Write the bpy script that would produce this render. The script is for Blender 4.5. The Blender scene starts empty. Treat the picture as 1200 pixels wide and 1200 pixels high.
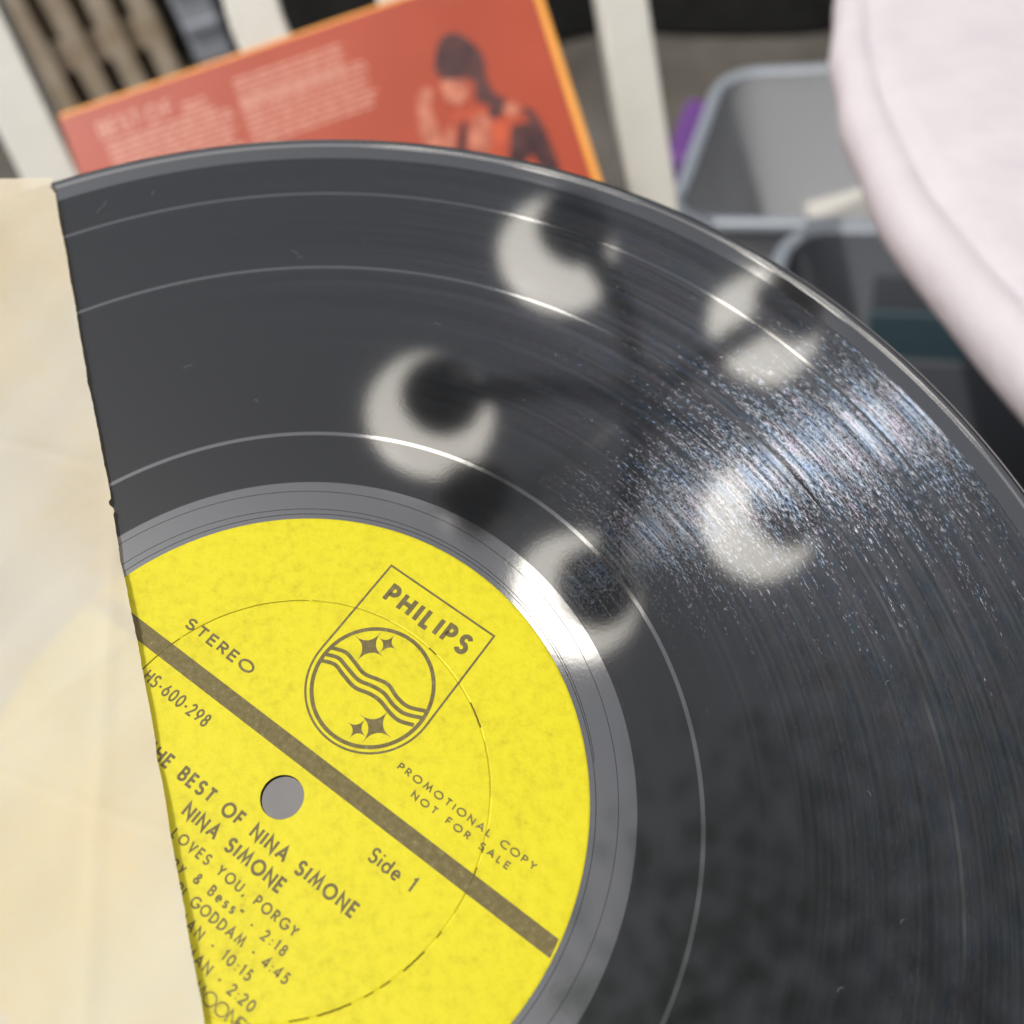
import bpy, bmesh, math, random
from mathutils import Vector, Matrix
from math import sin, cos, pi, radians, sqrt, atan2, hypot
random.seed(7)
S = bpy.context.scene
C = S.collection

# ------------------------------------------------------------------ camera
PITCH, ROLL = radians(48), radians(17.5)
CAM = Vector((0, 0, .97))
FWD = Vector((0, cos(PITCH), -sin(PITCH)))
_u0 = Vector((0, sin(PITCH), cos(PITCH))); _r0 = Vector((1, 0, 0))
UP = cos(ROLL)*_u0 + sin(ROLL)*_r0
RT = cos(ROLL)*_r0 - sin(ROLL)*_u0
FPX = 1150.0
cd = bpy.data.cameras.new('camera'); cam = bpy.data.objects.new('camera', cd); C.objects.link(cam)
cam.matrix_world = Matrix(((RT.x, UP.x, -FWD.x, CAM.x), (RT.y, UP.y, -FWD.y, CAM.y), (RT.z, UP.z, -FWD.z, CAM.z), (0, 0, 0, 1)))
cd.sensor_width = 36; cd.lens = 36*FPX/1200
cd.clip_start = .01; cd.clip_end = 200
cd.dof.use_dof = True; cd.dof.focus_distance = .176; cd.dof.aperture_fstop = cd.lens/3.1
cd.dof.aperture_blades = 0
S.camera = cam

# ------------------------------------------------------------------ sky, sun, exposure
SUN = Vector((-.414, -.219, .884)).normalized()
w = bpy.data.worlds.new('World'); S.world = w; w.use_nodes = True
nt = w.node_tree; bg = nt.nodes['Background']
sky = nt.nodes.new('ShaderNodeTexSky'); sky.sky_type = 'NISHITA'; sky.sun_disc = False
sky.sun_elevation = math.asin(SUN.z); sky.sun_rotation = atan2(SUN.x, SUN.y)
sky.dust_density = 8.0; sky.air_density = 1.0
hs = nt.nodes.new('ShaderNodeHueSaturation'); hs.inputs['Saturation'].default_value = .3      # hazy white summer sky
nt.links.new(sky.outputs[0], hs.inputs['Color']); nt.links.new(hs.outputs[0], bg.inputs[0]); bg.inputs[1].default_value = .15
sl = bpy.data.lights.new('sun', 'SUN'); sl.energy = 2.7; sl.angle = radians(.5); sl.color = (1, .96, .9)
so = bpy.data.objects.new('sun', sl); C.objects.link(so); so.location = (-3, -2, 6)
so.rotation_euler = (-SUN).to_track_quat('-Z', 'Y').to_euler()
S.view_settings.view_transform = 'Standard'; S.view_settings.look = 'None'
S.view_settings.exposure = -0.12; S.view_settings.gamma = 1.0

# ------------------------------------------------------------------ helpers
def srgb(r, g, b):
    f = lambda c: (c/255/12.92) if c/255 <= .04045 else ((c/255+.055)/1.055)**2.4
    return (f(r), f(g), f(b), 1)

def ray(x, y):
    return FWD + RT*((x-600)/FPX) - UP*((y-600)/FPX)
def on_plane(x, y, p0, n):
    r = ray(x, y); return CAM + r*((p0-CAM).dot(n)/r.dot(n))

class NT:
    def __init__(s, name):
        s.m = bpy.data.materials.new(name); s.m.use_nodes = True; s.t = s.m.node_tree
        s.b = s.t.nodes['Principled BSDF']; s.out = s.t.nodes['Material Output']
    def n(s, typ, **kw):
        o = s.t.nodes.new(typ)
        for k, v in kw.items():
            if k.startswith('i_'):
                key = k[2:].replace('_', ' ')
                o.inputs[int(key) if key.isdigit() else key].default_value = v
            else: setattr(o, k, v)
        return o
    def l(s, a, b): s.t.links.new(a, b)
    def ramp(s, fac, stops):
        r = s.n('ShaderNodeValToRGB'); e = r.color_ramp.elements
        while len(e) < len(stops): e.new(.5)
        for i, (p, c) in enumerate(stops): e[i].position = p; e[i].color = c
        s.l(fac, r.inputs[0]); return r.outputs[0]
    def math(s, op, a, b=None, clamp=False):
        o = s.n('ShaderNodeMath', operation=op); o.use_clamp = clamp
        for i, v in enumerate((a, b)):
            if v is None: continue
            if isinstance(v, (int, float)): o.inputs[i].default_value = v
            else: s.l(v, o.inputs[i])
        return o.outputs[0]
    def noise(s, vec, scale, detail=4, rough=.5):
        o = s.n('ShaderNodeTexNoise'); o.inputs['Scale'].default_value = scale; o.inputs['Detail'].default_value = detail
        o.inputs['Roughness'].default_value = rough
        if vec is not None: s.l(vec, o.inputs['Vector'])
        return o.outputs['Fac']
    def obj(s): return s.n('ShaderNodeTexCoord').outputs['Object']
    def bump(s, h, strength, dist, to=None):
        o = s.n('ShaderNodeBump'); o.inputs['Strength'].default_value = strength; o.inputs['Distance'].default_value = dist
        s.l(h, o.inputs['Height']); s.l(o.outputs[0], to or s.b.inputs['Normal']); return o

def mottled(name, c1, c2, scale, rough=.6, bump=0, bscale=None, spec=.5, detail=5):
    m = NT(name); v = m.obj(); f = m.noise(v, scale, detail, .6)
    m.l(m.ramp(f, [(.3, c1), (.7, c2)]), m.b.inputs['Base Color'])
    m.b.inputs['Roughness'].default_value = rough; m.b.inputs['Specular IOR Level'].default_value = spec
    if bump: m.bump(m.noise(v, bscale or scale*3, 3), .6, bump)
    return m.m

def link(name, me, mat, parent=None, kind=None):
    o = bpy.data.objects.new(name, me); C.objects.link(o)
    for mm in (mat if isinstance(mat, (list, tuple)) else [mat]): me.materials.append(mm)
    if parent: o.parent = parent
    if kind: o['kind'] = kind
    return o
def from_bm(name, bm, mat, parent=None, smooth=False, kind=None):
    me = bpy.data.meshes.new(name); bm.normal_update(); bm.to_mesh(me); bm.free()
    if smooth:
        for p in me.polygons: p.use_smooth = True
    return link(name, me, mat, parent, kind)
def from_data(name, vs, fs, mat, parent=None, smooth=False, kind=None):
    me = bpy.data.meshes.new(name); me.from_pydata([tuple(v) for v in vs], [], fs); me.update()
    if smooth:
        for p in me.polygons: p.use_smooth = True
    return link(name, me, mat, parent, kind)
def thing(name, label, cat, mat4=None, group=None):
    o = bpy.data.objects.new(name, None); C.objects.link(o); o.empty_display_size = .05
    if mat4 is not None: o.matrix_world = mat4
    o['label'] = label; o['category'] = cat
    if group: o['group'] = group
    return o
def tag(o, label, cat, group=None):
    o['label'] = label; o['category'] = cat
    if group: o['group'] = group
    return o

def lathe(prof, n=256, closed=False):
    """profile [(r,z)] revolved about Z"""
    vs, fs = [], []
    for i in range(n):
        a = 2*pi*i/n
        for r, z in prof: vs.append((r*cos(a), r*sin(a), z))
    k = len(prof)
    for i in range(n):
        j = (i+1) % n
        for q in range(k-1):
            fs.append((i*k+q, j*k+q, j*k+q+1, i*k+q+1))
        if closed: fs.append((i*k+k-1, j*k+k-1, j*k, i*k))
    return vs, fs

def box_bm(bm, mat4, sx, sy, sz, bev=0, seg=2):
    r = bmesh.ops.create_cube(bm, size=1, matrix=mat4 @ Matrix.Diagonal((sx, sy, sz, 1)))
    if bev:
        es = list({e for v in r['verts'] for e in v.link_edges})
        bmesh.ops.bevel(bm, geom=es, offset=bev, segments=seg, affect='EDGES', profile=.5)
def bar_mat(a, b, up=Vector((0, 0, 1))):
    a, b = Vector(a), Vector(b); z = (b-a).normalized(); x = up.cross(z)
    if x.length < 1e-4: x = Vector((1, 0, 0))
    x.normalize(); y = z.cross(x); m = Matrix((x, y, z)).transposed().to_4x4(); m.translation = (a+b)/2
    return m, (b-a).length
def tube(path, rad, n=10, cap=True):
    vs, fs = [], []
    P = [Vector(p) for p in path]; R = rad if isinstance(rad, (list, tuple)) else [rad]*len(P)
    ref = Vector((0.31, .17, .93))
    for i, p in enumerate(P):
        t = (P[min(i+1, len(P)-1)]-P[max(i-1, 0)]).normalized()
        x = ref.cross(t)
        if x.length < .05: x = Vector((1, 0, 0)).cross(t)
        x.normalize(); y = t.cross(x)
        for k in range(n):
            a = 2*pi*k/n; vs.append(p + x*(cos(a)*R[i]) + y*(sin(a)*R[i]))
    for i in range(len(P)-1):
        for k in range(n):
            j = (k+1) % n; fs.append((i*n+k, i*n+j, (i+1)*n+j, (i+1)*n+k))
    if cap: fs.append(tuple(range(n))[::-1]); fs.append(tuple((len(P)-1)*n+k for k in range(n)))
    return vs, fs
class Mesh:
    def __init__(s): s.v, s.f = [], []
    def add(s, vf):
        o = len(s.v); s.v += list(vf[0]); s.f += [tuple(i+o for i in f) for f in vf[1]]
        return s
    def build(s, name, mat, parent=None, smooth=False, kind=None): return from_data(name, s.v, s.f, mat, parent, smooth, kind)

def ribbon(pts, wd, z, closed=False):
    """flat mitred stroke of width wd along 2-D points"""
    P = [Vector((p[0], p[1])) for p in pts]
    Q = [P[0]]
    for p in P[1:]:
        if (p-Q[-1]).length > 1e-7: Q.append(p)
    if closed and (Q[0]-Q[-1]).length < 1e-6: Q.pop()
    P = Q; n = len(P); vs, fs = [], []
    for i in range(n):
        if closed: a, b = P[i-1], P[(i+1) % n]
        else: a, b = P[max(i-1, 0)], P[min(i+1, n-1)]
        d1 = (P[i]-a).normalized() if (P[i]-a).length > 0 else (b-P[i]).normalized()
        d2 = (b-P[i]).normalized() if (b-P[i]).length > 0 else d1
        n1 = Vector((-d1.y, d1.x)); n2 = Vector((-d2.y, d2.x)); m = n1+n2
        m = n1 if m.length < 1e-6 else m.normalized()
        k = wd/2/max(.38, m.dot(n1))
        vs.append((P[i].x+m.x*k, P[i].y+m.y*k, z)); vs.append((P[i].x-m.x*k, P[i].y-m.y*k, z))
    for i in range(n if closed else n-1):
        j = (i+1) % n; fs.append((2*i+1, 2*j+1, 2*j, 2*i))
    return vs, fs

# ------------------------------------------------------------------ stroke lettering (monoline capitals)
def arc(cx, cy, rx, ry, a0, a1, n=14):
    return [(cx+rx*cos(radians(a0+(a1-a0)*i/n)), cy+ry*sin(radians(a0+(a1-a0)*i/n))) for i in range(n+1)]
def sshape(w):
    return [arc(w/2, .75, w*.46, .25, 25, 250, 12) + arc(w/2, .26, w*.5, .26, 70, -155, 12)]
G = {
 'A': (.74, [[(0, 0), (.37, 1), (.74, 0)], [(.14, .34), (.60, .34)]]),
 'B': (.5, [[(0, 0), (0, 1), (.22, 1)] + arc(.22, .765, .22, .235, 90, -90, 10) + [(.0, .53)], [(.22, .53)] + arc(.24, .265, .26, .265, 90, -90, 10) + [(0, 0)]]),
 'C': (.74, [arc(.5, .5, .5, .5, 48, 312, 22)]),
 'D': (.62, [[(0, 0), (0, 1), (.16, 1)] + arc(.16, .5, .46, .5, 90, -90, 16) + [(0, 0)]]),
 'E': (.46, [[(.46, 1), (0, 1), (0, 0), (.46, 0)], [(0, .52), (.42, .52)]]),
 'F': (.44, [[(.44, 1), (0, 1), (0, 0)], [(0, .5), (.40, .5)]]),
 'G': (.84, [arc(.47, .5, .47, .5, 45, 352, 24) + [(.93*.98, .46), (.55, .46)]]),
 'H': (.62, [[(0, 0), (0, 1)], [(.62, 0), (.62, 1)], [(0, .52), (.62, .52)]]),
 'I': (.0, [[(0, 0), (0, 1)]]),
 'L': (.4, [[(0, 1), (0, 0), (.4, 0)]]),
 'M': (.86, [[(0, 0), (.17, 1), (.43, .18), (.69, 1), (.86, 0)]]),
 'N': (.64, [[(0, 0), (0, 1), (.64, 0), (.64, 1)]]),
 'O': (.92, [arc(.46, .5, .46, .5, 0, 360, 28)]),
 'P': (.46, [[(0, 0), (0, 1), (.2, 1)] + arc(.2, .74, .26, .26, 90, -90, 12) + [(0, .48)]]),
 'R': (.5, [[(0, 0), (0, 1), (.2, 1)] + arc(.2, .75, .25, .25, 90, -90, 12) + [(0, .5)], [(.16, .5), (.5, 0)]]),
 'S': (.5, sshape(.5)),
 'T': (.56, [[(0, 1), (.56, 1)], [(.28, 1), (.28, 0)]]),
 'U': (.58, [[(0, 1), (0, .29)] + arc(.29, .29, .29, .29, 180, 360, 14) + [(.58, 1)]]),
 'V': (.64, [[(0, 1), (.32, 0), (.64, 1)]]),
 'Y': (.6, [[(0, 1), (.3, .48), (.6, 1)], [(.3, .48), (.3, 0)]]),
 '0': (.56, [arc(.28, .5, .28, .5, 0, 360, 24)]),
 '1': (.16, [[(-.02, .86), (.14, 1), (.14, 0)]]),
 '2': (.5, [arc(.24, .74, .23, .26, 170, -20, 12) + [(0, 0), (.5, 0)]]),
 '4': (.56, [[(.42, 0), (.42, 1), (0, .26), (.56, .26)]]),
 '5': (.5, [[(.44, 1), (.14, 1), (.08, .58)] + arc(.2, .32, .28, .32, 112, -140, 14)]),
 '6': (.54, [[(.36, 1), (.06, .46)], arc(.27, .3, .27, .3, 0, 360, 20)]),
 '8': (.5, [arc(.25, .76, .2, .24, 0, 360, 18), arc(.25, .27, .25, .27, 0, 360, 20)]),
 '9': (.54, [[(.18, 0), (.48, .54)], arc(.27, .7, .27, .3, 0, 360, 20)]),
 '-': (.26, [[(0, .4), (.26, .4)]]),
 ':': (.1, [[(.05, .02), (.05, .15)], [(.05, .5), (.05, .63)]]),
 ',': (.12, [[(.12, .14), (.02, -.18)]]),
 '"': (.3, [[(.08, 1), (.0, .72)], [(.3, 1), (.22, .72)]]),
 '&': (.62, [[(.6, 0), (.13, .7)] + arc(.29, .8, .17, .2, 200, -30, 10) + [(.12, .42)] + arc(.25, .24, .24, .24, 140, 330, 10) + [(.6, .44)]]),
 'e': (.5, [[(.02, .32), (.48, .32)] + arc(.25, .31, .24, .31, 2, 315, 18)]),
 's': (.38, [[(x*.8, y*.64) for x, y in sshape(.46)[0]]]),
 'i': (.0, [[(0, 0), (0, .64)], [(0, .84), (0, .98)]]),
 'd': (.52, [arc(.26, .31, .26, .31, 0, 360, 20), [(.52, 0), (.52, 1.02)]]),
 'g': (.52, [arc(.26, .31, .26, .31, 0, 360, 20), [(.52, .62), (.52, -.1)] + arc(.27, -.1, .25, .22, 0, -150, 8)]),
 'y': (.5, [[(0, .64), (.25, .06)], [(.5, .64), (.1, -.3)]]),
 ' ': (.36, []),
}
ZK = [0]
def text(M, s, u0, u1, v, cap, sw, ws=1.0, z0=0.0, rot=0.0):
    """strokes of string s between u0..u1 (outer edges) on baseline v; sizes in mm"""
    c = cap-sw; A = u0+sw/2; B = u1-sw/2
    ww = [G[ch][0]*c*ws for ch in s]; n = len(s)
    gap = ((B-A)-sum(ww))/max(1, n-1); x = A
    for ch, wd in zip(s, ww):
        for st in G[ch][1]:
            ZK[0] = (ZK[0]+1) % 5
            pts = [(x+px*c*ws, v+sw/2+py*c) for px, py in st]
            cl = len(pts) > 8 and hypot(pts[0][0]-pts[-1][0], pts[0][1]-pts[-1][1]) < 1e-4
            M.add(ribbon(pts, sw, z0+.004*ZK[0], cl))
        x += wd+gap

# ------------------------------------------------------------------ record frame
RC = Vector((-.04992058, .08455542, .82669764))
RN = Vector((.16273711, -.28392074, .94493685)).normalized()
RX = Vector((.95323006, -.20197537, -.22485196)); RX = (RX-RN*RX.dot(RN)).normalized(); RY = RN.cross(RX)
RM = Matrix(((RX.x, RY.x, RN.x, RC.x), (RX.y, RY.y, RN.y, RC.y), (RX.z, RY.z, RN.z, RC.z), (0, 0, 0, 1)))
mm = .001

# ------------------------------------------------------------------ materials
def vinyl_smooth():
    m = NT('smooth_vinyl'); v = m.obj(); b = m.b
    b.inputs['Base Color'].default_value = (.006, .006, .007, 1); b.inputs['IOR'].default_value = 3.5
    b.inputs['Roughness'].default_value = .07
    m.bump(m.noise(v, 900, 2), .02, .0001)
    return m.m
def vinyl_groove():
    m = NT('grooved_vinyl'); v = m.obj()
    sep = m.n('ShaderNodeSeparateXYZ'); m.l(v, sep.inputs[0])
    r = m.math('SQRT', m.math('ADD', m.math('MULTIPLY', sep.outputs[0], sep.outputs[0]), m.math('MULTIPLY', sep.outputs[1], sep.outputs[1])))
    th = m.math('ARCTAN2', sep.outputs[1], sep.outputs[0])
    tan = m.n('ShaderNodeTangent', direction_type='RADIAL', axis='Z')
    def polar(kr, kt):
        c = m.n('ShaderNodeCombineXYZ'); m.l(m.math('MULTIPLY', r, kr), c.inputs[0]); m.l(m.math('MULTIPLY', th, kt), c.inputs[1]); return c.outputs[0]
    fine = m.noise(polar(4000, 75), 1, 3, .6)      # short dashes along the groove
    broad = m.noise(polar(420, 5), 1, 3, .6)        # loud and quiet passages
    lines = m.noise(polar(2100, 2.2), 1, 2, .6)     # single turns that play louder
    grain = m.noise(v, 1600, 2, .6)
    # mirror-like lobe: what lies between the grooves
    b = m.b; b.inputs['Base Color'].default_value = (.006, .0065, .007, 1); b.inputs['IOR'].default_value = 1.83
    b.inputs['Roughness'].default_value = .058; b.inputs['Anisotropic'].default_value = .3; m.l(tan.outputs[0], b.inputs['Tangent'])
    m.bump(grain, .03, .00005)
    # groove walls: leaning towards the middle of the disc, glinting in short dashes where the cut wavers
    g = m.n('ShaderNodeBsdfAnisotropic'); g.distribution = 'BECKMANN'
    g.inputs['Roughness'].default_value = .22; g.inputs['Anisotropy'].default_value = .74; m.l(tan.outputs[0], g.inputs['Tangent'])
    amp = m.math('MULTIPLY', m.ramp(broad, [(.35, (.3, .3, .3, 1)), (.65, (1.2, 1.2, 1.2, 1))]), m.ramp(lines, [(.38, (.12, .12, .12, 1)), (.60, (1.3, 1.3, 1.3, 1))]))
    wav = m.math('MULTIPLY', m.math('MULTIPLY', m.math('SUBTRACT', fine, .5), amp), .46)
    ux = m.math('DIVIDE', sep.outputs[0], r); uy = m.math('DIVIDE', sep.outputs[1], r)
    lean = m.math('ADD', m.math('MULTIPLY', m.math('SUBTRACT', lines, .5), .5), -.56)
    nv = m.n('ShaderNodeCombineXYZ'); nv.inputs[2].default_value = 1
    m.l(m.math('SUBTRACT', m.math('MULTIPLY', ux, lean), m.math('MULTIPLY', uy, wav)), nv.inputs[0])
    m.l(m.math('ADD', m.math('MULTIPLY', uy, lean), m.math('MULTIPLY', ux, wav)), nv.inputs[1])
    vt = m.n('ShaderNodeVectorTransform', vector_type='NORMAL', convert_from='OBJECT', convert_to='WORLD'); m.l(nv.outputs[0], vt.inputs[0])
    nz = m.n('ShaderNodeVectorMath', operation='NORMALIZE'); m.l(vt.outputs[0], nz.inputs[0]); m.l(nz.outputs[0], g.inputs['Normal'])
    hue = m.noise(polar(520, 12), 1, 3, .6)
    m.l(m.ramp(hue, [(.34, (.52, .68, 1, 1)), (.46, (.66, .79, 1, 1)), (.54, (.82, .88, 1, 1)), (.62, (.84, .78, .98, 1)), (.70, (.58, .72, 1, 1))]), g.inputs['Color'])
    mix = m.n('ShaderNodeMixShader'); m.l(b.outputs[0], mix.inputs[1]); m.l(g.outputs[0], mix.inputs[2])
    turns = m.noise(polar(1150, .5), 1, 3, .6)      # loud and quiet rings of the music
    wt = m.math('MULTIPLY', m.ramp(turns, [(.36, (.38, .38, .38, 1)), (.62, (1, 1, 1, 1))]), m.ramp(m.math('MULTIPLY', r, 5), [(.36, (.12, .12, .12, 1)), (.54, (1, 1, 1, 1))]))
    m.l(m.math('MULTIPLY', wt, .016), mix.inputs[0])
    # dust
    vo = m.n('ShaderNodeTexVoronoi', feature='F1'); vo.inputs['Scale'].default_value = 130; m.l(v, vo.inputs['Vector'])
    sc = m.n('ShaderNodeSeparateColor'); m.l(vo.outputs['Color'], sc.inputs[0])
    sz = m.math('MULTIPLY', m.math('POWER', sc.outputs[0], 5), .028)
    dust = m.math('LESS_THAN', vo.outputs['Distance'], sz)
    d = m.n('ShaderNodeBsdfDiffuse'); d.inputs['Color'].default_value = (.45, .44, .42, 1)
    mx2 = m.n('ShaderNodeMixShader'); m.l(m.math('MULTIPLY', dust, .8), mx2.inputs[0]); m.l(mix.outputs[0], mx2.inputs[1]); m.l(d.outputs[0], mx2.inputs[2])
    m.l(mx2.outputs[0], m.out.inputs[0])
    return m.m
M_SMOOTH = vinyl_smooth(); M_GROOVE = vinyl_groove()

def label_paper():
    m = NT('yellow_label_paper'); v = m.obj()
    a = m.noise(v, 480, 6, .72); c = m.noise(v, 60, 3, .5)
    f = m.math('ADD', m.math('MULTIPLY', a, .75), m.math('MULTIPLY', c, .25))
    m.l(m.ramp(f, [(.30, (.38, .32, .009, 1)), (.42, (.485, .425, .011, 1)), (.52, (.53, .468, .012, 1)), (.66, (.55, .49, .016, 1))]), m.b.inputs['Base Color'])
    m.b.inputs['Roughness'].default_value = .55; m.b.inputs['Specular IOR Level'].default_value = .25
    m.bump(m.noise(v, 1100, 3, .6), .25, .0002)
    return m.m
M_LABEL = label_paper()
def ink():
    m = NT('bronze_ink'); v = m.obj(); a = m.noise(v, 900, 4, .7)
    m.l(m.ramp(a, [(.3, srgb(88, 78, 46)), (.60, srgb(104, 95, 62)), (.8, srgb(136, 127, 92))]), m.b.inputs['Base Color'])
    m.b.inputs['Roughness'].default_value = .6; m.b.inputs['Specular IOR Level'].default_value = .2
    m.bump(m.noise(v, 1500, 3), .3, .0002)
    return m.m
M_INK = ink()
def solid(name, c, rough=.5, spec=.5, metal=0):
    m = NT(name); m.b.inputs['Base Color'].default_value = c; m.b.inputs['Roughness'].default_value = rough
    m.b.inputs['Specular IOR Level'].default_value = spec; m.b.inputs['Metallic'].default_value = metal
    return m.m
M_CRACK_SHADE = solid('dark_crack_shade', (.10, .085, .01, 1), .8, .1)
def sleeve_paper():
    m = NT('aged_sleeve_paper'); v = m.obj(); t = m.t
    a = m.noise(v, 13, 4, .6); f = m.noise(v, 500, 4, .65)
    col = m.ramp(m.math('ADD', m.math('MULTIPLY', a, .86), m.math('MULTIPLY', f, .14)), [(.32, srgb(214, 197, 165)), (.46, srgb(218, 207, 183)), (.56, srgb(217, 211, 195)), (.70, srgb(215, 211, 200))])
    bp = m.n('ShaderNodeBump'); bp.inputs['Strength'].default_value = .35; bp.inputs['Distance'].default_value = .0006
    m.l(m.math('ADD', m.math('MULTIPLY', m.noise(v, 60, 3, .55), 1.2), m.math('MULTIPLY', f, .12)), bp.inputs['Height'])
    d = m.n('ShaderNodeBsdfDiffuse'); tr = m.n('ShaderNodeBsdfTranslucent'); tp = m.n('ShaderNodeBsdfTransparent')
    for s in (d, tr): m.l(col, s.inputs['Color']); m.l(bp.outputs[0], s.inputs['Normal'])
    m1 = m.n('ShaderNodeMixShader', i_0=.28); m.l(d.outputs[0], m1.inputs[1]); m.l(tr.outputs[0], m1.inputs[2])
    m2 = m.n('ShaderNodeMixShader', i_0=.17); m.l(m1.outputs[0], m2.inputs[1]); m.l(tp.outputs[0], m2.inputs[2])
    m.l(m2.outputs[0], m.out.inputs[0])
    return m.m
M_SLEEVE = sleeve_paper()

def pavement():
    m = NT('concrete_pavement'); v = m.obj()
    a = m.noise(v, 3.2, 5, .6); b2 = m.noise(v, 60, 4, .7)
    f = m.math('ADD', m.math('MULTIPLY', a, .7), m.math('MULTIPLY', b2, .3))
    m.l(m.ramp(f, [(.33, (.032, .027, .021, 1)), (.5, (.062, .055, .046, 1)), (.66, (.105, .098, .088, 1))]), m.b.inputs['Base Color'])
    m.b.inputs['Roughness'].default_value = .9; m.bump(b2, .4, .004); return m.m
M_PAVE = pavement()
M_CHAIR = mottled('white_painted_wood', (.46, .45, .41, 1), (.52, .51, .47, 1), 8, .45, .0008, 90)
M_SEAT = mottled('grey_seat_fabric', (.15, .147, .147, 1), (.19, .187, .187, 1), 40, .9, .001, 200, .2)
M_COVER = mottled('salmon_cover_print', srgb(148, 62, 42), srgb(158, 70, 50), 9, .38, 0, None, .3)
M_EDGE = mottled('ochre_cover_edge', srgb(222, 150, 58), srgb(230, 160, 70), 30, .5)
M_PRINT = solid('pale_pink_print', srgb(190, 134, 114), .4)
M_HAIR = mottled('dark_figure_print', srgb(48, 30, 34), srgb(88, 56, 54), 55, .4, 0, None, .3, 3)
M_SKIN = mottled('light_figure_print', srgb(140, 70, 54), srgb(192, 124, 100), 60, .4, 0, None, .3, 3)
M_SKIN2 = mottled('mid_figure_print', srgb(140, 54, 36), srgb(180, 82, 54), 45, .4, 0, None, .3, 3)
M_CLOTH = mottled('pinkish_white_cloth', srgb(176, 170, 175), srgb(184, 179, 183), 30, .85, .0012, 120, .2)
M_METAL = solid('dark_bronze_metal', (.02, .018, .016, 1), .4, .5)
M_BLACKCLOTH = mottled('black_drape', (.006, .006, .006, 1), (.012, .012, .012, 1), 20, .9, .003, 40, .2)
M_WOOD = mottled('weathered_slat_wood', srgb(140, 122, 98), srgb(178, 166, 150), 12, .8, .002, 60, .2)
M_BROWN = mottled('brown_board', (.085, .066, .04, 1), (.115, .09, .06, 1), 9, .85, 0, None, .2)
M_GREYPL = solid('blue_grey_plastic', srgb(150, 154, 162), .5)
M_PURPLE = solid('purple_plastic', srgb(92, 56, 118), .5)
def bin_plastic():
    m = NT('frosted_bin_plastic'); b = m.b
    b.inputs['Base Color'].default_value = srgb(186, 188, 192); b.inputs['Roughness'].default_value = .4
    tr = m.n('ShaderNodeBsdfTranslucent'); tr.inputs['Color'].default_value = srgb(186, 190, 196)
    tp = m.n('ShaderNodeBsdfTransparent')
    a = m.n('ShaderNodeMixShader', i_0=.3); m.l(b.outputs[0], a.inputs[1]); m.l(tr.outputs[0], a.inputs[2])
    c = m.n('ShaderNodeMixShader', i_0=.15); m.l(a.outputs[0], c.inputs[1]); m.l(tp.outputs[0], c.inputs[2])
    m.l(c.outputs[0], m.out.inputs[0]); return m.m
M_BIN = bin_plastic()
M_BINDARK = solid('smoky_bin_plastic', (.15, .162, .182, 1), .4)
M_RIM = solid('pale_bin_rim', srgb(130, 137, 146), .35)
M_TEAL = solid('dark_teal_card', srgb(46, 64, 72), .5)
M_SLATE = solid('charcoal_card', srgb(66, 69, 75), .6)
M_WHITEPAPER = solid('white_paper', srgb(176, 174, 168), .7)
M_BLUE = solid('blue_card', srgb(52, 66, 150), .5)
M_GREEN = solid('green_card', srgb(40, 110, 70), .5)
def lit_glass():
    m = NT('lit_opal_glass'); v = m.obj()
    b = m.b; b.inputs['Base Color'].default_value = (.8, .78, .74, 1); b.inputs['Roughness'].default_value = .3
    b.inputs['Emission Color'].default_value = (1, .95, .86, 1); b.inputs['Emission Strength'].default_value = 6.0
    return m.m
M_SHADE = lit_glass()

# ------------------------------------------------------------------ setting: ground
vs, fs = [], []
nx = 40
for j in range(nx+1):
    for i in range(nx+1):
        x = -6+12*i/nx; y = -3+12*j/nx
        vs.append((x*4 if i in (0, nx) else x, y*4 if j in (0, nx) else y, .004*random.uniform(-1, 1)))
for j in range(nx):
    for i in range(nx):
        a = j*(nx+1)+i; fs.append((a, a+1, a+nx+2, a+nx+1))
from_data('pavement', vs, fs, M_PAVE, None, True, 'structure')

# ------------------------------------------------------------------ black draped market table far back
bt = thing('market_table', 'long low market table hidden under a black drape behind the white chair', 'table', Matrix.Translation((.13, 2.88, 0)) @ Matrix.Rotation(radians(-34), 4, 'Z'))
bm = bmesh.new(); box_bm(bm, Matrix.Translation((0, 0, .74)), 3.4, .8, .03, .006); from_bm('tabletop', bm, M_BLACKCLOTH, bt)
vs, fs = [], []
N = 240
for k, z in enumerate((.728, .5, .25, .012)):
    for i in range(N+1):
        x = -1.72+3.44*i/N; y = -.41-.007*k*(1+sin(i*.31+sin(i*.083)*2.4+1.7*sin(i*.021)))
        vs.append((x, y, z))
for k in range(3):
    for i in range(N):
        a = k*(N+1)+i; fs.append((a, a+N+1, a+N+2, a+1))
from_data('drape', vs, fs, M_BLACKCLOTH, bt, True)
for sx in (-1.6, 1.6):
    for sy in (-.33, .33):
        bm = bmesh.new(); box_bm(bm, Matrix.Translation((sx, sy, .362)), .04, .04, .722); from_bm('leg', bm, M_METAL, bt)

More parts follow.
